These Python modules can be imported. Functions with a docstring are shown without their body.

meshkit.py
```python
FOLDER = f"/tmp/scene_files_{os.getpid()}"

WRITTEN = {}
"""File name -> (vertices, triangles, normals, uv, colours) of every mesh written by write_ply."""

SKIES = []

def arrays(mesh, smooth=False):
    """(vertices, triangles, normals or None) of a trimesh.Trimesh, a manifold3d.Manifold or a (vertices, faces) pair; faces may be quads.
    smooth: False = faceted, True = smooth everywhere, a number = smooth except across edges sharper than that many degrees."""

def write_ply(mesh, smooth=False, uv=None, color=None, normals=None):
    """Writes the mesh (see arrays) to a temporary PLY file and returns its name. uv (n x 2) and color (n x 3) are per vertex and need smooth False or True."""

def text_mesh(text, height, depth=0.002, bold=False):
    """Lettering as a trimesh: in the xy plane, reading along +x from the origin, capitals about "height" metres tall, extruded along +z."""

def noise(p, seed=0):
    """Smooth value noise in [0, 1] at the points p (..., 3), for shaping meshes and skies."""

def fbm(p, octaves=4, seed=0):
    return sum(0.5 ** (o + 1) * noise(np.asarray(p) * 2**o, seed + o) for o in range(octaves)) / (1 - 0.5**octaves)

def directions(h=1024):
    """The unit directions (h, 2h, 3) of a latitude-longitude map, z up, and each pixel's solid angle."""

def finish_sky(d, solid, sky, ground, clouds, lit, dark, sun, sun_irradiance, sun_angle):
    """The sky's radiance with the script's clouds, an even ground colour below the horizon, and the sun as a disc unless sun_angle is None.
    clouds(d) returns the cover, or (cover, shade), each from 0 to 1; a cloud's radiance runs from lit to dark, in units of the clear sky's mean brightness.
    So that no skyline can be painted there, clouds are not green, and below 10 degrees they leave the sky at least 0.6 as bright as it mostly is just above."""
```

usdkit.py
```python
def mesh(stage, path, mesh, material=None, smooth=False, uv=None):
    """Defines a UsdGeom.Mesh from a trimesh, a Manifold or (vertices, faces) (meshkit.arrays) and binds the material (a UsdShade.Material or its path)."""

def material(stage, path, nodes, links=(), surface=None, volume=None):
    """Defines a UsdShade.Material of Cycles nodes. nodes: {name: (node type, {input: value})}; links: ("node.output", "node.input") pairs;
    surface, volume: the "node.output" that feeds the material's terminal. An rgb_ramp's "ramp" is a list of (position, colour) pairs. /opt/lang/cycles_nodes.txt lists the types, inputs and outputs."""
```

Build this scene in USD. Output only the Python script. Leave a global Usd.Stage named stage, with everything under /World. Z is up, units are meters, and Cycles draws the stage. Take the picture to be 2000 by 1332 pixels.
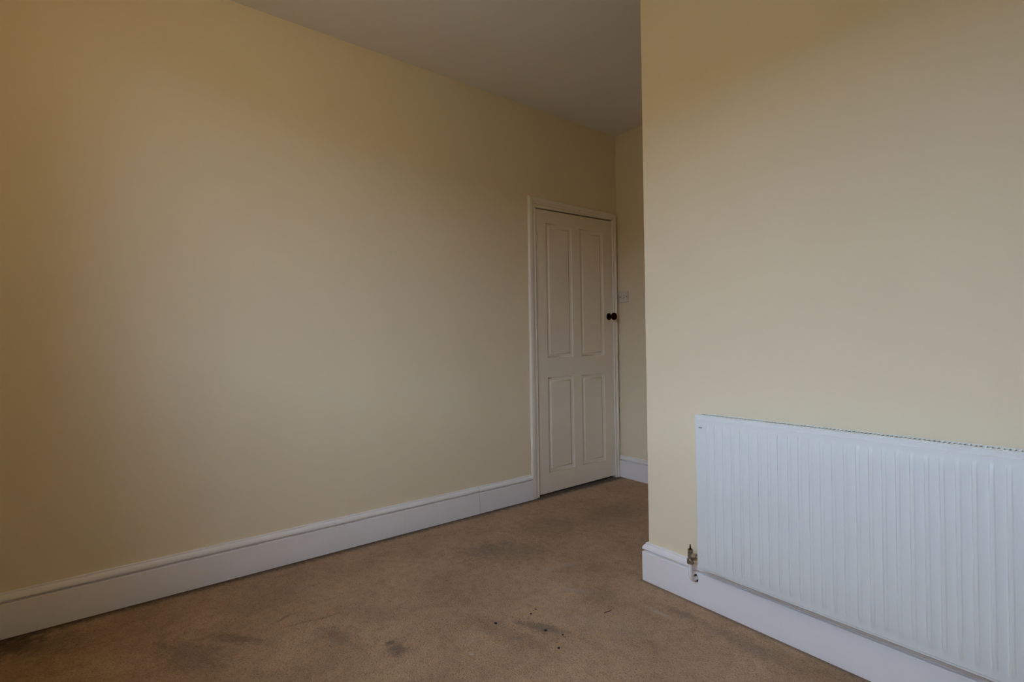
import math, random
import numpy as np
import trimesh, manifold3d as m3
from shapely.geometry import Polygon, box as sbox
from pxr import Usd, UsdGeom, UsdLux, UsdShade, Gf, Sdf
import usdkit, meshkit

random.seed(7)
rng = np.random.default_rng(7)
stage = Usd.Stage.CreateInMemory()
UsdGeom.SetStageUpAxis(stage, UsdGeom.Tokens.z)
UsdGeom.SetStageMetersPerUnit(stage, 1.0)
UsdGeom.Xform.Define(stage, '/World')
UsdGeom.Scope.Define(stage, '/World/Looks')

# ---------------------------------------------------------------- camera, sky, exposure
EXPOSURE = 1.0
SKY = (0.798, 1.068, 1.539)
SKY_INTENSITY = 1.0
LAMP_COLOUR, LAMP_STRENGTH = (1.0, 0.736, 0.394), 6.45        # the added warm fill lamp
F_PX = 984.37
yaw, pitch, roll = 0.91605, 0.00319, -0.01521
fw = np.array([-math.sin(yaw)*math.cos(pitch), math.cos(yaw)*math.cos(pitch), math.sin(pitch)])
r0 = np.array([math.cos(yaw), math.sin(yaw), 0.0]); u0 = np.cross(r0, fw)
rt = math.cos(roll)*r0 + math.sin(roll)*u0
up = -math.sin(roll)*r0 + math.cos(roll)*u0
eye = np.array([2.6366, 0.0, 1.0605])
cam = UsdGeom.Camera.Define(stage, '/World/camera')
M = Gf.Matrix4d(*rt, 0, *up, 0, *(-fw), 0, *eye, 1)
cam.AddTransformOp().Set(M)
cam.CreateHorizontalApertureAttr(36.0)
cam.CreateVerticalApertureAttr(36.0*1332/2000)
cam.CreateFocalLengthAttr(36.0*F_PX/2000)
cam.CreateClippingRangeAttr(Gf.Vec2f(0.02, 200))
cam.CreateExposureAttr(EXPOSURE)

dome = UsdLux.DomeLight.Define(stage, '/World/overcast_sky')      # an even overcast sky
dome.CreateIntensityAttr(SKY_INTENSITY)
dome.CreateColorAttr(Gf.Vec3f(*SKY))

# ---------------------------------------------------------------- room dimensions (metres)
YW = -0.42                   # inner face of the window wall behind the camera
YF, YR, XC, H = 3.0784, 1.8308, 1.223, 2.6698
XE = 4.40                    # end wall beyond the right of the frame
WX0, WX1, WZ0, WZ1 = 1.165, 2.740, 1.070, 2.467   # window opening

# ---------------------------------------------------------------- materials
L = '/World/Looks/'
def mat(name, nodes, links=(), surface='p.BSDF'):
    return usdkit.material(stage, L+name, nodes, links, surface=surface)
def plain(name, col, rough=0.5, **kw):
    return mat(name, {'p': ('principled_bsdf', dict(base_color=col, roughness=rough, **kw))})
def painted(name, col, rough, bump=0.05, scale=220, spec=0.5, var=0.03):
    c0 = tuple(c*(1-var) for c in col); c1 = tuple(min(1, c*(1+var)) for c in col)
    return mat(name, {
        'g': ('geometry', {}),
        'n': ('noise_texture', dict(scale=scale, detail=3.0)),
        'm': ('noise_texture', dict(scale=2.2, detail=3.0)),
        'r': ('rgb_ramp', {'ramp': [(0.3, c0), (0.7, c1)]}),
        'b': ('bump', dict(strength=bump, distance=0.002)),
        'p': ('principled_bsdf', dict(roughness=rough, specular_ior_level=spec)),
    }, [('g.position', 'n.vector'), ('g.position', 'm.vector'), ('m.fac', 'r.fac'), ('r.color', 'p.base_color'),
        ('n.fac', 'b.height'), ('b.normal', 'p.normal')])

CREAM = painted('cream_wall_paint', (0.83, 0.70, 0.475), 0.75, 0.08, 260, 0.25, 0.012)
CEIL = painted('white_ceiling_paint', (0.90, 0.85, 0.82), 0.85, 0.08, 200, 0.2, 0.012)
GLOSS = painted('white_gloss_paint', (0.86, 0.81, 0.76), 0.30, 0.06, 90, 0.5, 0.01)
DOORP = painted('white_door_paint', (0.85, 0.74, 0.57), 0.35, 0.06, 140, 0.5, 0.01)
CASEP = painted('white_casing_paint', (0.86, 0.77, 0.63), 0.32, 0.06, 110, 0.5, 0.01)
RADW = painted('white_radiator_enamel', (0.74, 0.74, 0.68), 0.50, 0.02, 300, 0.5, 0.005)
FINW = plain('darkened_convector_steel', (0.10, 0.10, 0.10), 0.6)  # darkened: the shade inside the grille is put into the steel colour
PLASTIC = plain('white_switch_plastic', (0.70, 0.62, 0.50), 0.35)
SCREW = plain('screw_recess_shade', (0.05, 0.045, 0.04), 0.5)  # dark colour stands for the shade in the screw holes
BADGE = plain('grey_badge_print', (0.28, 0.29, 0.31), 0.5)
BRONZE = mat('dark_aged_brass', {
    'g': ('geometry', {}), 'n': ('noise_texture', dict(scale=120.0, detail=2.0)),
    'r': ('rgb_ramp', {'ramp': [(0.35, (0.018, 0.008, 0.004)), (0.7, (0.060, 0.028, 0.010))]}),
    'p': ('principled_bsdf', dict(metallic=1.0, roughness=0.16))},
    [('g.position', 'n.vector'), ('n.fac', 'r.fac'), ('r.color', 'p.base_color')])
NICKEL = mat('tarnished_nickel', {
    'g': ('geometry', {}), 'n': ('noise_texture', dict(scale=260.0, detail=2.0)),
    'r': ('rgb_ramp', {'ramp': [(0.35, (0.30, 0.29, 0.26)), (0.7, (0.72, 0.70, 0.66))]}),
    'p': ('principled_bsdf', dict(metallic=1.0, roughness=0.28))},
    [('g.position', 'n.vector'), ('n.fac', 'r.fac'), ('r.color', 'p.base_color')])
BRASS = plain('brown_brass', (0.16, 0.07, 0.035), 0.35, metallic=0.9)
DARK = plain('hole_shade_paint', (0.02, 0.018, 0.016), 0.9)  # shade inside the pipe hole, painted as a colour
DIRT = plain('black_dirt', (0.012, 0.010, 0.009), 0.8)
TWIG = plain('dark_twig_bark', (0.045, 0.032, 0.022), 0.8)
LINT = plain('pale_lint', (0.62, 0.56, 0.48), 0.9)
OUTSIDE = plain('dark_lawn', (0.045, 0.06, 0.03), 0.9)
BRICK = plain('brown_brick', (0.12, 0.075, 0.05), 0.9)
GLASS = mat('window_glass', {'f': ('layer_weight', dict(blend=0.5)), 'w': ('math', dict(math_type='power', value2=5.0)),
            's': ('math', dict(math_type='multiply_add', value2=0.96, value3=0.04)), 't': ('transparent_bsdf', {}),
            'g': ('glossy_bsdf', dict(roughness=0.0, color=(1, 1, 1))), 'x': ('mix_closure', {})},
            [('f.facing', 'w.value1'), ('w.value', 's.value1'), ('s.value', 'x.fac'), ('t.BSDF', 'x.closure1'), ('g.BSDF', 'x.closure2')], surface='x.closure')

LAMP = mat('fill_lamp_globe', {'e': ('emission', dict(color=LAMP_COLOUR, strength=LAMP_STRENGTH))}, surface='e.emission')

def carpet_material():
    """Worn beige-brown cut pile: fine tuft grain, soft trodden mottling, the stains that the carpet has, and edge shade painted in, each at its own place on the floor."""
    N = {'g': ('geometry', {}),
         'fine': ('noise_texture', dict(scale=150.0, detail=3.0, roughness=0.7)),
         'tuft': ('voronoi_texture', dict(scale=210.0)),
         'mid': ('noise_texture', dict(scale=26.0, detail=4.0, roughness=0.65)),
         'big': ('noise_texture', dict(scale=3.2, detail=4.0, roughness=0.6, distortion=0.4)),
         'edge': ('noise_texture', dict(scale=38.0, detail=4.0, roughness=0.7)),
         'rf': ('rgb_ramp', {'ramp': [(0.27, (0.30, 0.27, 0.25)), (0.46, (1, 1, 1)), (0.58, (1.04, 1.04, 1.04)), (0.75, (1.45, 1.47, 1.50))]}),
         'rm': ('rgb_ramp', {'ramp': [(0.30, (0.80, 0.79, 0.77)), (0.52, (1, 1, 1)), (0.72, (1.08, 1.08, 1.08))]}),
         'rb': ('rgb_ramp', {'ramp': [(0.32, (0.370, 0.225, 0.118)), (0.50, (0.440, 0.272, 0.146)), (0.68, (0.495, 0.312, 0.172))]}),
         'm1': ('mix_color', dict(blend_type='multiply', fac=1.0)), 'm2': ('mix_color', dict(blend_type='multiply', fac=1.0)),
         'hs': ('math', dict(math_type='multiply_add', value2=-0.9)),
         'b': ('bump', dict(strength=0.75, distance=0.005)),
         'xyz': ('separate_xyz', {}),
         'p': ('principled_bsdf', dict(roughness=0.95, specular_ior_level=0.1, sheen_weight=0.15, sheen_roughness=0.5, sheen_tint=(0.9, 0.8, 0.7)))}
    K = [('g.position', f'{t}.vector') for t in ('fine', 'tuft', 'mid', 'big', 'edge')] + [
        ('g.position', 'xyz.vector'),
        ('fine.fac', 'rf.fac'), ('mid.fac', 'rm.fac'), ('big.fac', 'rb.fac'), ('rb.color', 'm1.a'), ('rm.color', 'm1.b'),
        ('m1.result', 'm2.a'), ('rf.color', 'm2.b'), ('tuft.distance', 'hs.value1'), ('fine.fac', 'hs.value3'), ('hs.value', 'b.height'), ('b.normal', 'p.normal')]
    cur = 'm2.result'
    #        x      y     angle  half-len half-wid  strength  colour
    marks = [(0.986, 0.740, 20, 0.035, 0.028, 0.62, (0.075, 0.055, 0.042)),   # round grey smudge
             (0.940, 0.735, 0, 0.012, 0.009, 0.60, (0.085, 0.060, 0.045)),
             (0.622, 0.615, 92, 0.030, 0.006, 0.45, (0.060, 0.034, 0.022)),   # broken dark scuff line
             (0.603, 0.525, 80, 0.045, 0.006, 0.32, (0.070, 0.042, 0.026)),
             (0.524, 0.478, 121, 0.020, 0.006, 0.60, (0.115, 0.030, 0.034)),   # little red mark
             (0.780, 0.600, 20, 0.070, 0.030, 0.40, (0.110, 0.085, 0.058)),
             (0.560, 0.310, 40, 0.090, 0.020, 0.50, (0.085, 0.050, 0.028)),
             (0.560, 0.160, 30, 0.120, 0.050, 0.40, (0.090, 0.055, 0.030)),
             (1.205, 1.215, 25, 0.075, 0.022, 0.62, (0.095, 0.068, 0.048)),   # dark band by the crumbs
             (1.110, 1.080, 15, 0.120, 0.040, 0.35, (0.130, 0.095, 0.068)),
             (1.180, 1.560, 60, 0.060, 0.060, 0.35, (0.130, 0.098, 0.070)),
             (0.610, 1.560, 70, 0.170, 0.100, 0.42, (0.140, 0.103, 0.068)),   # trodden patch towards the door
             (0.480, 1.430, 80, 0.110, 0.060, 0.35, (0.140, 0.105, 0.070)),
             (0.420, 1.900, 75, 0.160, 0.110, 0.25, (0.160, 0.115, 0.075)),
             (0.560, 2.350, 85, 0.260, 0.120, 0.25, (0.170, 0.118, 0.080)),
             (0.095, -0.330, 10, 0.060, 0.060, 0.75, (0.055, 0.028, 0.014)),  # dirty corner against the skirting, with its shade painted in, also below
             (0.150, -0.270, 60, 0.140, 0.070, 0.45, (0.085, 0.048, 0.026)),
             (1.720, 1.700, 0, 0.140, 0.030, 0.35, (0.140, 0.105, 0.080)),
             (1.480, 1.700, 0, 0.050, 0.018, 0.40, (0.130, 0.098, 0.074)),
             (1.060, 1.500, 35, 0.060, 0.014, 0.35, (0.460, 0.370, 0.285)),   # pale rubbed patches
             (0.880, 1.640, 75, 0.080, 0.012, 0.35, (0.460, 0.370, 0.285)),
             (1.174, 0.926, 20, 0.007, 0.005, 0.60, (0.520, 0.430, 0.340)),
             (1.350, 1.420, 30, 0.130, 0.060, 0.25, (0.420, 0.335, 0.260)),
             (1.420, 1.640, 0, 0.045, 0.010, 0.45, (0.500, 0.420, 0.330))]
    for i, (x, y, ang, a, b, s, c) in enumerate(marks):
        t = math.radians(ang)
        N[f'q{i}'] = ('mapping', dict(mapping_type='texture', location=(x, y, 0), rotation=(0, 0, t), scale=(a*1.9, b*1.9, 1.0)))
        N[f'l{i}'] = ('vector_math', dict(math_type='length'))
        N[f'e{i}'] = ('math', dict(math_type='multiply_add', value2=2.1))       # ragged rim
        N[f'o{i}'] = ('math', dict(math_type='subtract', value2=1.05))
        N[f'k{i}'] = ('map_range', dict(range_type='smoothstep', from_min=1.05, from_max=0.15, to_min=0.0, to_max=s, clamp=True))
        N[f'c{i}'] = ('mix_color', dict(blend_type='mix', b=c))
        K += [('g.position', f'q{i}.vector'), (f'q{i}.vector', f'l{i}.vector1'), ('edge.fac', f'e{i}.value1'), (f'l{i}.value', f'e{i}.value3'),
              (f'e{i}.value', f'o{i}.value1'), (f'o{i}.value', f'k{i}.value'), (f'k{i}.result', f'c{i}.fac'), (cur, f'c{i}.a')]
        cur = f'c{i}.result'
    # edge line: dust and contact shade painted into the pile along the left skirting
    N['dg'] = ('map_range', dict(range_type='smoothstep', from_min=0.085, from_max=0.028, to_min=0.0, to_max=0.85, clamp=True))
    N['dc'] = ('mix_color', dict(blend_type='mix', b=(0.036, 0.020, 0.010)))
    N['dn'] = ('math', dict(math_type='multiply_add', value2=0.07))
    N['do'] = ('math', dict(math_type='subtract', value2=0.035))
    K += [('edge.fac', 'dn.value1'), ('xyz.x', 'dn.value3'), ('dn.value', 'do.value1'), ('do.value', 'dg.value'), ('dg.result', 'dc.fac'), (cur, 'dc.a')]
    # a thinner line: contact shade painted along the skirting of the radiator wall
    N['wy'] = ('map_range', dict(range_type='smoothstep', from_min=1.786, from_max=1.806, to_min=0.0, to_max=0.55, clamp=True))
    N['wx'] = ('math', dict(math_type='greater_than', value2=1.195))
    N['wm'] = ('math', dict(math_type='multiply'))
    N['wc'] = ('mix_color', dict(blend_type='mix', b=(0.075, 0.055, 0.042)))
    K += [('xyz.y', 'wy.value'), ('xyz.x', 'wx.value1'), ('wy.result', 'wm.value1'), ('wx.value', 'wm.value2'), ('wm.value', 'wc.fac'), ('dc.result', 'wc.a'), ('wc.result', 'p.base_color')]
    return mat('worn_beige_carpet', N, K)
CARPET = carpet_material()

# ---------------------------------------------------------------- helpers
used = {}
def numbered(parent, name):
    k = used.get((parent, name), 0); used[(parent, name)] = k + 1
    return name if k == 0 else f'{name}_{k:03d}'
def setdata(prim, **kw):
    for k, v in kw.items():
        if v: prim.SetCustomDataByKey(k, v)
def obj(name, mesh, material, parent='/World', smooth=False, **data):
    path = f'{parent}/{numbered(parent, name)}'
    pr = usdkit.mesh(stage, path, mesh, material, smooth=smooth).GetPrim()
    setdata(pr, **data)
    return path
def thing(name, loc=(0, 0, 0), **data):
    path = f'/World/{numbered("/World", name)}'
    x = UsdGeom.Xform.Define(stage, path)
    if loc != (0, 0, 0): x.AddTranslateOp().Set(Gf.Vec3d(*loc))
    setdata(x.GetPrim(), **data)
    return path
def box(x0, x1, y0, y1, z0, z1):
    return trimesh.creation.box(bounds=[[x0, y0, z0], [x1, y1, z1]])
def mbox(x0, x1, y0, y1, z0, z1):
    return m3.Manifold.cube((x1-x0, y1-y0, z1-z0)).translate((x0, y0, z0))
def tm(man):
    m = man.to_mesh(); return trimesh.Trimesh(m.vert_properties[:, :3], m.tri_verts, process=False)
def cat(*ms): return trimesh.util.concatenate(list(ms))
def loft(loops, cap=True):
    """Closed loops of equal length -> one solid; winding is fixed from its volume."""
    loops = [np.asarray(l, float) for l in loops]; n = len(loops[0])
    V = np.vstack(loops); F = []
    for i in range(len(loops)-1):
        for j in range(n):
            a, b = i*n+j, i*n+(j+1) % n
            F += [[a, b, b+n], [a, b+n, a+n]]
    m = trimesh.Trimesh(V, F, process=False)
    if cap:
        for k, lp in ((0, loops[0]), (len(loops)-1, loops[-1])):
            # earcut in the loop's own best plane
            c = lp-lp.mean(0); _, _, vt = np.linalg.svd(c); p2 = c@vt[:2].T
            vv, ff = trimesh.creation.triangulate_polygon(Polygon(p2), engine='earcut')
            idx = np.array([int(np.argmin(((p2-q)**2).sum(1))) for q in vv])
            F += (idx[ff]+k*n).tolist()
        m = trimesh.Trimesh(V, F, process=False)
        trimesh.repair.fix_normals(m)
    return m
def rounded(x0, x1, y0, y1, z0, z1, r, n=6):
    s = m3.Manifold.sphere(r, n*4)
    return tm(m3.Manifold.batch_hull([s.translate((x, y, z)) for x in (x0+r, x1-r) for y in (y0+r, y1-r) for z in (z0+r, z1-r)]))
def lathe(profile, axis, at, n=32):
    """profile: (radius, height) pairs along +axis."""
    m = trimesh.creation.revolve(np.array(profile, float), sections=n)
    v = np.array(m.vertices)
    if axis == 'x': v = v[:, [2, 0, 1]]
    if axis == 'y': v = v[:, [1, 2, 0]]
    if axis == '-y': v = np.c_[v[:, 0], -v[:, 2], v[:, 1]]
    m = trimesh.Trimesh(v+np.array(at), m.faces, process=False)
    trimesh.repair.fix_normals(m)
    return m
def tube(path, r, n=20):
    P = np.array(path, float); loops = []
    for i, p in enumerate(P):
        t = P[min(i+1, len(P)-1)]-P[max(i-1, 0)]; t /= np.linalg.norm(t)
        a = np.cross(t, [1, 0, 0]); a = a/np.linalg.norm(a); b = np.cross(t, a)
        rr = r[i] if np.ndim(r) else r
        loops.append([p+rr*(math.cos(w)*a+math.sin(w)*b) for w in np.linspace(0, 2*math.pi, n, endpoint=False)])
    return loft(loops)

# ---------------------------------------------------------------- the room
S = dict(kind='structure')
LX, LY = 1.45, 0.25
T = 0.11                                                     # outer wall thickness
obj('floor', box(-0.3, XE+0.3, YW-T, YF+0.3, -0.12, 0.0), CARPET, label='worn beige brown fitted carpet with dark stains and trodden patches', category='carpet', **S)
obj('ceiling', box(-0.3, XE+0.3, YW-T, YF+0.3, H, H+0.15), CEIL, label='plain off-white painted ceiling in shade', category='ceiling', **S)
DY0, DY1, DZ1 = 2.222, 3.036, 2.010                          # door recess in the left wall
wl = mbox(-0.30, 0, YW-T, YF, -0.1, H+0.05) - mbox(-0.075, 0.05, DY0, DY1, -0.2, DZ1)
obj('wall_left', tm(wl), CREAM, label='long cream painted wall on the left with the panelled door at its far end', category='wall', **S)
obj('wall_back', box(-0.3, XE, YF, YF+0.25, -0.1, H+0.05), CREAM, label='narrow strip of cream wall at the end beside the door, with the light switch', category='wall', **S)
r_ = 0.005                                                   # outside corner of the partition, softly rounded
cor = [(XC+r_-r_*math.sin(a), YR+r_-r_*math.cos(a)) for a in np.linspace(0, math.pi/2, 7)]
pl = Polygon([(XE, YR)] + cor + [(XC, YF), (XE, YF)])
wr = trimesh.creation.extrude_polygon(pl, H+0.15, engine='earcut'); wr.apply_translation((0, 0, -0.1))
obj('wall_right', wr, CREAM, smooth=30, label='cream wall projecting into the room behind the white radiator', category='wall', **S)
obj('wall_end', box(XE, XE+0.25, YW-T, YF+0.25, -0.1, H+0.05), CREAM, label='cream wall closing the room beyond the right end of the radiator', category='wall', **S)
wf = mbox(-0.3, XE+0.25, YW-T, YW, -0.1, H+0.05) - mbox(WX0, WX1, YW-T-0.1, YW+0.1, WZ0, WZ1)
obj('wall_front', tm(wf), CREAM, label='cream wall with the wide window, behind the camera', category='wall', **S)

# the window behind the camera: one wide slim-framed light near the outer face of the wall
w = thing('window_1', label='wide slim-framed white window in the wall behind the camera', category='window', **S)
y0, y1, f = YW-T+0.005, YW-T+0.030, 0.035
obj('stile', box(WX0, WX0+f, y0, y1, WZ0, WZ1), GLOSS, w); obj('stile', box(WX1-f, WX1, y0, y1, WZ0, WZ1), GLOSS, w)
obj('rail', box(WX0+f, WX1-f, y0, y1, WZ0, WZ0+0.05), GLOSS, w); obj('rail', box(WX0+f, WX1-f, y0, y1, WZ1-f, WZ1), GLOSS, w)
obj('pane', box(WX0+f, WX1-f, y0+0.010, y0+0.014, WZ0+0.05, WZ1-f), GLASS, w)
obj('window_sill', box(WX0-0.03, WX1+0.03, YW+0.0005, YW+0.035, WZ0-0.028, WZ0), GLOSS, w)
obj('added_far_terrace', box(-110, 115, -48, -40, -0.3, 8.4), BRICK, label='added unseen brick terrace that blocks the low sky outside the window', category='sky_blocker', **S)  # added out of view to cut off the low sky
obj('ground', box(-170, 175, -80, 20, -0.5, -0.3), OUTSIDE, label='dark lawn outside the window', category='ground', **S)

# added fill lamp, unseen, above and out of the frame: its warm light fills the shade
lp = thing('added_fill_lamp', (LX, LY, 0.0), label='added unseen globe lamp above the frame that fills the shade', category='added fill lamp')
obj('ceiling_rose', lathe([(0, H-0.028), (0.055, H-0.028), (0.075, H-0.012), (0.078, H), (0, H)], 'z', (0, 0, 0), 32), PLASTIC, lp, smooth=35)
gl = trimesh.creation.icosphere(subdivisions=3, radius=0.12); gl.apply_translation((0, 0, H-0.145))
obj('globe', gl, LAMP, lp, smooth=True)

# ---------------------------------------------------------------- skirting boards
PROF = [(0.0, -0.004), (0.0200, -0.004), (0.0200, 0.1245), (0.0192, 0.1265), (0.0178, 0.1275), (0.0090, 0.1283), (0.0075, 0.1295), (0.0075, 0.1340), (0.0090, 0.1350),
        (0.0172, 0.1356), (0.0194, 0.1380), (0.0199, 0.1420), (0.0190, 0.1470), (0.0170, 0.1517), (0.0142, 0.1556), (0.0105, 0.1590),
        (0.0085, 0.1598), (0.0085, 0.1640), (0.0070, 0.1660), (0.0, 0.1665)]
def skirt_loop(p, nrm, miter=None, scale=1.0, dz=0.0):
    """Profile at the plan point p; offset along miter (a vector with unit projection on the wall normal)."""
    d = np.array(miter if miter is not None else nrm, float)
    return [(p[0]+d[0]*o*scale, p[1]+d[1]*o*scale, z+dz if z > 0 else z) for o, z in PROF]
def skirt(pts, normals, scale=1.0, dz=0.0):
    loops = []
    for i, p in enumerate(pts):
        if i == 0: mt = normals[0]
        elif i == len(pts)-1: mt = normals[-1]
        else:
            a, b = np.array(normals[i-1], float), np.array(normals[i], float); mt = (a+b)/(1+a@b)
        loops.append(skirt_loop(p, None, mt, scale, dz))
    return loft(loops)
sk = thing('baseboard_left', label='white moulded skirting board along the left wall, in three jointed lengths', category='skirting board', **S)
for y0, y1, sc, dz in ((YW, 1.2308, 1.0, 0.0), (1.2312, 1.7358, 1.02, 0.0005), (1.7384, 2.1725, 0.99, -0.0008)):
    obj('board', skirt([(0, y0), (0, y1)], [(1, 0)], sc, dz), GLOSS, sk, smooth=20)
sk = thing('baseboard_back', label='short white moulded skirting board at the far end beside the door', category='skirting board', **S)
obj('board', skirt([(0.0, YF), (XC, YF)], [(0, -1)]), GLOSS, sk, smooth=20)
sk = thing('baseboard_right', label='white moulded skirting board under the radiator, turning round the wall corner', category='skirting board', **S)
rb = skirt([(XE, YR), (XC, YR), (XC, YF-0.02)], [(0, -1), (-1, 0)])
PX, PY, PZ = 1.4685, 1.7745, 0.100                            # where the heating pipe turns into the skirting
hole = m3.Manifold.cylinder(0.013, 0.0105, 0.0105, 28).rotate((-90, 0, 0)).scale((1, 1, 1.6)).translate((PX, YR-0.021, PZ+0.002))
man = m3.Manifold(m3.Mesh(np.asarray(rb.vertices, np.float32), np.asarray(rb.faces, np.uint32)))
if man.status() == m3.Error.NoError and man.num_tri() > 0:
    if man.volume() < 0: raise ValueError('skirting inside out')
    rb = tm(man - hole)
obj('board', rb, GLOSS, sk, smooth=20)
hd = lathe([(0, 0), (0.0105, 0), (0.0105, 0.001), (0, 0.001)], 'y', (0, 0, 0), 28)
hd.apply_scale((1, 1, 1.6)); hd.apply_translation((PX, YR-0.0092, PZ+0.002))
obj('pipe_hole_shade', hd, DARK, sk, label='dark disc painted as the shade in the hole where the pipe enters the skirting')

# ---------------------------------------------------------------- door and its casing
t1 = thing('trim_1', label='white moulded architrave framing the panelled door', category='door casing', **S)
CP = [(0.0, 0.0), (0.0, 0.0125), (0.0035, 0.0165), (0.009, 0.0185), (0.027, 0.0185), (0.031, 0.0170), (0.034, 0.0135), (0.0365, 0.0125), (0.0455, 0.0125), (0.0468, 0.0110), (0.0468, 0.0)]
YO, YI2, ZT = 2.172, 3.0575, 2.056                            # casing: outer left edge, outer right edge, top
sR = 0.58                                                     # the right-hand casing is cut narrower by the corner
obj('casing', loft([[(h, YO+q, -0.003) for q, h in CP], [(h, YO+q, ZT-q) for q, h in CP]]), CASEP, t1, smooth=25)
obj('casing', loft([[(h, YI2-q*sR, -0.003) for q, h in CP], [(h, YI2-q*sR, ZT-0.004-q) for q, h in CP]]), CASEP, t1, smooth=25)
obj('casing', loft([[(h, YO+q, ZT-q) for q, h in CP], [(h, YI2-q*sR, ZT-0.004-q) for q, h in CP]]), CASEP, t1, smooth=25)
BL, BR = DY0-0.003, DY1                                       # lining with a rounded bead at each side of the leaf
def bead(y0, y1, z0, z1):
    n = 9; c = (y0+y1)/2; h = (y1-y0)/2
    prof = [(-0.07, y0)] + [(0.002+0.0085*math.sin(a), c-h*math.cos(a)) for a in np.linspace(0, math.pi, n)] + [(-0.07, y1)]
    return loft([[(x, y, z0) for x, y in prof], [(x, y, z1) for x, y in prof]])
LY0, LY1 = 2.2445, 3.0155                                     # door leaf
obj('lining', bead(DY0, LY0-0.0035, -0.003, 1.985), CASEP, t1, smooth=35)
obj('lining', bead(LY1+0.003, DY1-0.004, -0.003, 2.005), CASEP, t1, smooth=35)
zl, zr = 1.9855, 2.0035
obj('lining', loft([[(x, DY0, z) for x, z in ((-0.07, zl), (0.004, zl), (0.006, zl+0.004), (0.006, DZ1+0.003), (-0.07, DZ1+0.003))],
                    [(x, DY1, z) for x, z in ((-0.07, zr), (0.004, zr), (0.006, zr+0.003), (0.006, DZ1+0.003), (-0.07, DZ1+0.003))]]), CASEP, t1)

d = thing('door_1', label='closed white four-panel door with a dark round knob in the left wall', category='door', **S)
ZB, ZTL, ZTR = 0.011, 1.9785, 1.9925
ZBR = 0.017
PANELS = [(2.335, 2.586, 0.952, 1.892), (2.668, 2.918, 0.952, 1.892), (2.335, 2.586, 0.150, 0.813), (2.668, 2.918, 0.150, 0.813)]
leaf = Polygon([(LY0, ZB), (LY1, ZBR), (LY1, ZTR), (LY0, ZTL)], [list(sbox(a, c, b, e).exterior.coords) for a, b, c, e in PANELS])
lm = trimesh.creation.extrude_polygon(leaf, 0.036, engine='earcut')
v = np.array(lm.vertices); lm = trimesh.Trimesh(np.c_[v[:, 2]-0.036, v[:, 0], v[:, 1]], lm.faces, process=False)
lf = obj('leaf', lm, DOORP, d)
RING = [(0.0, -0.0004), (0.002, -0.0030), (0.006, -0.0062), (0.012, -0.0086), (0.019, -0.0098), (0.024, -0.0098), (0.0265, -0.0088), (0.030, -0.0058), (0.0335, -0.0040), (0.037, -0.0034)]
for a, b, c, e in PANELS:
    loops = [[(dx, a+i, c+i), (dx, b-i, c+i), (dx, b-i, e-i), (dx, a+i, e-i)] for i, dx in RING]
    loops = [[(-0.030, a, c), (-0.030, b, c), (-0.030, b, e), (-0.030, a, e)]] + loops
    # corners keep a crisp mitre: give each side its own smoothing by the angle limit
    obj('panel', loft(loops), DOORP, lf, smooth=22)
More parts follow.
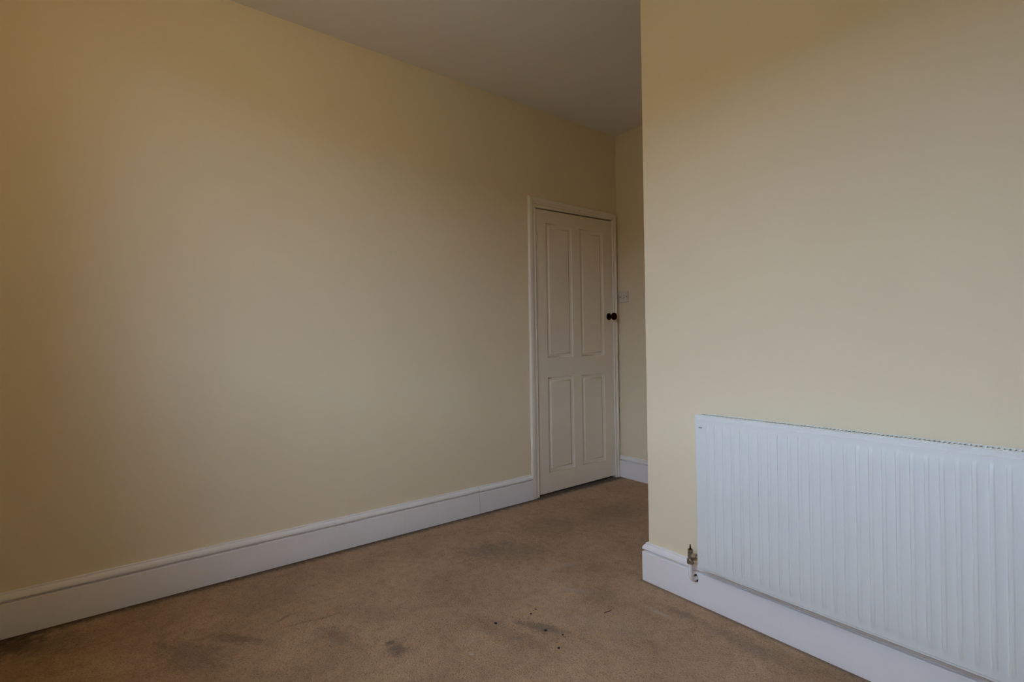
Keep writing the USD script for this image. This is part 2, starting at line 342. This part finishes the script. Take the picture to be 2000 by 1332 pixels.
# painted hinge in the gap on the left
hm = []
for k in range(5):
    z0 = 1.700+k*0.0222
    hm.append(lathe([(0, 0), (0.0042, 0), (0.0048, 0.0008), (0.0048, 0.0190), (0.0042, 0.0198), (0, 0.0198)], 'z', (0.0035, LY0-0.0012, z0), 14))
obj('hinge', cat(*hm), DOORP, d, smooth=35, label='painted hinge knuckles at the upper left edge')
KY, KZ = 2.9735, 1.250
obj('rose', lathe([(0, 0), (0.0275, 0), (0.0275, 0.0018), (0.0262, 0.0032), (0.0235, 0.0036), (0.0222, 0.0052), (0.0180, 0.0066), (0.0125, 0.0072), (0.0115, 0.0100), (0.0, 0.0100)], 'x', (0, KY, KZ), 40), BRONZE, d, smooth=35, label='dark brass rose plate')
obj('knob', lathe([(0, 0.008), (0.0090, 0.008), (0.0085, 0.020), (0.0095, 0.034), (0.0125, 0.0385), (0.0200, 0.0400), (0.0262, 0.0440), (0.0290, 0.0495), (0.0290, 0.0545), (0.0265, 0.0605), (0.0215, 0.0645), (0.0140, 0.0670), (0.0060, 0.0680), (0, 0.0682)], 'x', (0, KY, KZ), 40), BRONZE, d, smooth=40, label='dark aged brass round knob')

# ---------------------------------------------------------------- light switch
sw = thing('light_switch', (0.0655, YF, 1.402), label='white single light switch on the end wall beside the door casing', category='light switch')
plate = rounded(-0.043, 0.043, -0.0095, 0.004, -0.043, 0.043, 0.0035)
obj('plate', plate, PLASTIC, sw, smooth=40)
rk = loft([[(-0.0075, -0.0085, -0.013), (0.0075, -0.0085, -0.013), (0.0075, -0.0085, 0.013), (-0.0075, -0.0085, 0.013)],
           [(-0.0068, -0.0150, -0.0115), (0.0068, -0.0150, -0.0115), (0.0068, -0.0108, 0.0122), (-0.0068, -0.0108, 0.0122)]])
obj('rocker', rk, PLASTIC, sw)
for sx in (-0.03015, 0.03015):
    obj('screw', lathe([(0, 0), (0.0044, 0), (0.0044, 0.0012), (0.0036, 0.0018), (0, 0.0018)], '-y', (sx, -0.0086, 0.0), 18), SCREW, sw)

# ---------------------------------------------------------------- radiator
RX0, RX1, RZ0, RZ1, RY = 1.5164, 2.7164, 0.1770, 0.7695, 1.7470
rad = thing('radiator', label='white ribbed steel panel radiator with top grille, fixed low on the right wall', category='radiator')
P = 0.03280
xs = [RX0, RX0+0.0005, RX0+0.002, RX0+0.010, RX0+0.0125]
rib0 = 2.122-0.0328*17                                       # a rib's left foot
offs = [0.0, 0.0012, 0.0024, 0.0036, 0.0048, 0.0105, 0.0118, 0.0131, 0.0144, 0.0230, 0.0310]
rib_x = [rib0+k*P+o for k in range(36) for o in offs if RX0+0.016 < rib0+k*P+o < RX1-0.016]
xs += rib_x + [RX1-0.0125, RX1-0.010, RX1-0.002, RX1-0.0005, RX1]
zs = [RZ0, RZ0+0.0005, RZ0+0.002, RZ0+0.0075, RZ0+0.0100, RZ0+0.014, 0.200, 0.208, 0.216, 0.226, 0.240, 0.40, 0.58, 0.700, 0.712, 0.722, 0.730, 0.737, 0.743, RZ1-0.0165, RZ1-0.0135, RZ1-0.002, RZ1-0.0005, RZ1]
def smooth(a, b, x): t = np.clip((x-a)/(b-a), 0, 1); return t*t*(3-2*t)
def height(x, z):
    e = min(x-RX0, RX1-x); ez = min(z-RZ0, RZ1-z)
    edge = 0.0015*(1-smooth(0, 0.002, min(e, ez)))
    body = 0.0042*smooth(0.0100, 0.0125, e)*smooth(0.0076, 0.0098, z-RZ0)*smooth(0.0132, 0.0168, RZ1-z)
    u = (x-rib0) % P
    if e < 0.014: rib = 0
    else: rib = smooth(0, 0.0046, u) - 0.12*min(max((u-0.0048)/0.0057, 0), 1) - 0.33*smooth(0.0105, 0.0144, u) - 0.55*min(max((u-0.0144)/0.0166, 0), 1)
    fade = smooth(0.200, 0.228, z)*(1-smooth(0.712, 0.741, z))
    return body + 0.0056*rib*fade - edge
V, F = [], []
nx, nz = len(xs), len(zs)
for z in zs:
    for x in xs: V.append((x, RY-height(x, z), z))
for i in range(nz-1):
    for j in range(nx-1):
        a = i*nx+j; F += [[a, a+1, a+nx+1], [a, a+nx+1, a+nx]]
rim = [j for j in range(nx)] + [i*nx+nx-1 for i in range(1, nz)] + [(nz-1)*nx+j for j in range(nx-2, -1, -1)] + [i*nx for i in range(nz-2, 0, -1)]
base = len(V)
for k in rim: V.append((V[k][0], RY+0.010, V[k][2]))
n = len(rim)
for k in range(n):
    a, b = rim[k], rim[(k+1) % n]; F += [[b, a, base+k], [b, base+k, base+(k+1) % n]]
cx = len(V); V.append(((RX0+RX1)/2, RY+0.010, (RZ0+RZ1)/2))
for k in range(n): F.append([base+(k+1) % n, base+k, cx])
fp = trimesh.Trimesh(V, F, process=False); trimesh.repair.fix_normals(fp)
obj('front_panel', fp, RADW, rad, smooth=28)
YB = RY+0.050
obj('side_panel', box(RX0+0.002, RX0+0.0035, RY+0.010, YB, RZ0+0.05, RZ1-0.001), RADW, rad)
obj('side_panel', box(RX1-0.0035, RX1-0.002, RY+0.010, YB, RZ0+0.05, RZ1-0.001), RADW, rad)
fin = []
for k in range(52):
    x = RX0+0.03+k*0.0222
    fin.append(box(x, x+0.001, RY+0.0102, YB-0.006, RZ0+0.06, RZ1-0.035))
obj('convector', cat(*fin), FINW, rad, kind='stuff', label='dull steel convector fins behind the panel')
for z in (0.235, 0.690):                                     # fixing rails behind that hold it to the wall
    for x in (RX0+0.20, RX1-0.23):
        obj('bracket', box(x, x+0.03, RY+0.0102, YR-0.0005, z-0.015, z+0.015), RADW, rad)
g = obj('grille', cat(box(RX0+0.002, RX1-0.002, RY+0.0100, RY+0.0125, RZ1-0.014, RZ1+0.0015),
                      box(RX0+0.002, RX1-0.002, YB-0.0030, YB, RZ1-0.014, RZ1+0.0015)), RADW, rad)
ns = int((RX1-RX0-0.02)/0.01085)
for k in range(ns):
    x = RX0+0.010+k*0.01085
    obj('slat', box(x, x+0.0042, RY+0.0125, YB-0.0030, RZ1-0.0015, RZ1+0.0005), RADW, g)
obj('boss', lathe([(0, 0), (0.0085, 0), (0.0075, 0.0010), (0.0045, 0.0020), (0, 0.0023)], '-y', (RX0+0.024, RY-0.0038, 0.2235), 24), RADW, rad, smooth=40, label='small round pressed boss at the lower left corner')
bd = cat(*[rounded(1.5345+k*0.0048, 1.5385+k*0.0048, RY-0.0048, RY-0.0037, 0.7215, 0.7265, 0.0004, 3) for k in range(3)])
obj('badge', bd, BADGE, rad, label='tiny grey mark at the top left corner')

vl = thing('radiator_valve', (PX, PY, 0.0), label='small metal radiator valve with bare brass spindle at lower left of radiator', category='radiator valve')
obj('body', lathe([(0, 0.189), (0.0105, 0.189), (0.0108, 0.196), (0.0098, 0.199), (0.0108, 0.202), (0.0108, 0.214), (0.0098, 0.2165), (0.0106, 0.2185), (0.0104, 0.2255), (0.0085, 0.2270), (0, 0.2270)], 'z', (0, 0, 0), 28), NICKEL, vl, smooth=35)
def hexnut(r, z0, z1, axis='z'):
    m = m3.Manifold.cylinder(z1-z0, r, r, 6).translate((0, 0, z0)) ^ m3.Manifold.cylinder(z1-z0, r*0.97, r*0.97, 40).translate((0, 0, z0))
    m = tm(m)
    if axis == 'x': m = trimesh.Trimesh(np.array(m.vertices)[:, [2, 0, 1]], m.faces, process=False)
    return m
obj('compression_nut', hexnut(0.0152, 0.1735, 0.1895), NICKEL, vl)
tail = hexnut(0.0135, 0.0105, 0.0250, 'x'); tail.apply_translation((0, 0, 0.204))
stub = lathe([(0, 0.004), (0.0085, 0.004), (0.0085, RX0-PX+0.012), (0, RX0-PX+0.012)], 'x', (0, 0, 0.204), 20)
obj('tail_nut', cat(tail, stub), NICKEL, vl)
obj('spindle', cat(lathe([(0, 0.2265), (0.0092, 0.2265), (0.0092, 0.2290), (0.0060, 0.2305), (0, 0.2305)], 'z', (0, 0, 0), 24),
                   lathe([(0, 0.230), (0.0036, 0.230), (0.0030, 0.2380), (0.0018, 0.2470), (0, 0.2475)], 'z', (0, 0, 0), 16)), BRASS, vl, smooth=35, label='bare brown brass spindle')
bend = [(PX, PY, 0.1740), (PX, PY, 0.150), (PX, PY, 0.128)]
rb_ = 0.026
for a in np.linspace(0, math.pi/2, 9)[1:]:
    bend.append((PX, PY+rb_*(1-math.cos(a)), 0.128-rb_*math.sin(a)))
bend.append((PX, YR-0.0095, 0.102))
obj('heating_pipe', tube(bend, 0.0080, 24), GLOSS, smooth=40, label='short white painted pipe bending from the valve into the skirting board', category='pipe')

# ---------------------------------------------------------------- litter on the carpet
def crumb(x, y, a, b, c, ang, seed):
    m = trimesh.creation.icosphere(subdivisions=2); v = np.array(m.vertices)
    v *= (0.75+0.5*meshkit.noise(v*1.7+seed*9.1, seed))[:, None]
    v *= (a, b, c); t = math.radians(ang); v = v@np.array([[math.cos(t), math.sin(t), 0], [-math.sin(t), math.cos(t), 0], [0, 0, 1]])
    v[:, 2] -= v[:, 2].min()+0.0003
    return trimesh.Trimesh(v+np.array([x, y, 0]), m.faces, process=False)
for i, (x, y, a, b, c, ang, lab) in enumerate([
        (1.079, 1.098, 0.0058, 0.0038, 0.0034, 40, 'black crumb lying on clean carpet, leftmost of the scattered crumbs'),
        (1.111, 1.244, 0.0042, 0.0034, 0.0030, 10, 'small round black crumb, second from the left'),
        (1.094, 1.282, 0.0060, 0.0018, 0.0018, 35, 'thin flat dark sliver, farthest from the camera among the crumbs'),
        (1.232, 1.213, 0.0060, 0.0040, 0.0036, 50, 'largest black crumb, on the dark smudged band of carpet'),
        (1.290, 1.245, 0.0032, 0.0026, 0.0022, 0, 'tiny black speck, rightmost of the crumbs'),
        (1.341, 1.178, 0.0045, 0.0034, 0.0032, 60, 'black crumb nearest the camera, below the dark smudged band')]):
    obj('dirt_crumb', crumb(x, y, a, b, c, ang, i+1), DIRT, smooth=True, label=lab, category='crumb of dirt', group='black crumbs on the carpet')
obj('twig', tube([(1.285, 1.470, 0.0016), (1.286, 1.483, 0.0022), (1.290, 1.492, 0.0020), (1.288, 1.510, 0.0026)], [0.0013, 0.0015, 0.0013, 0.0009], 8), TWIG, smooth=True, label='thin dark twig lying on the carpet towards the radiator wall', category='twig')
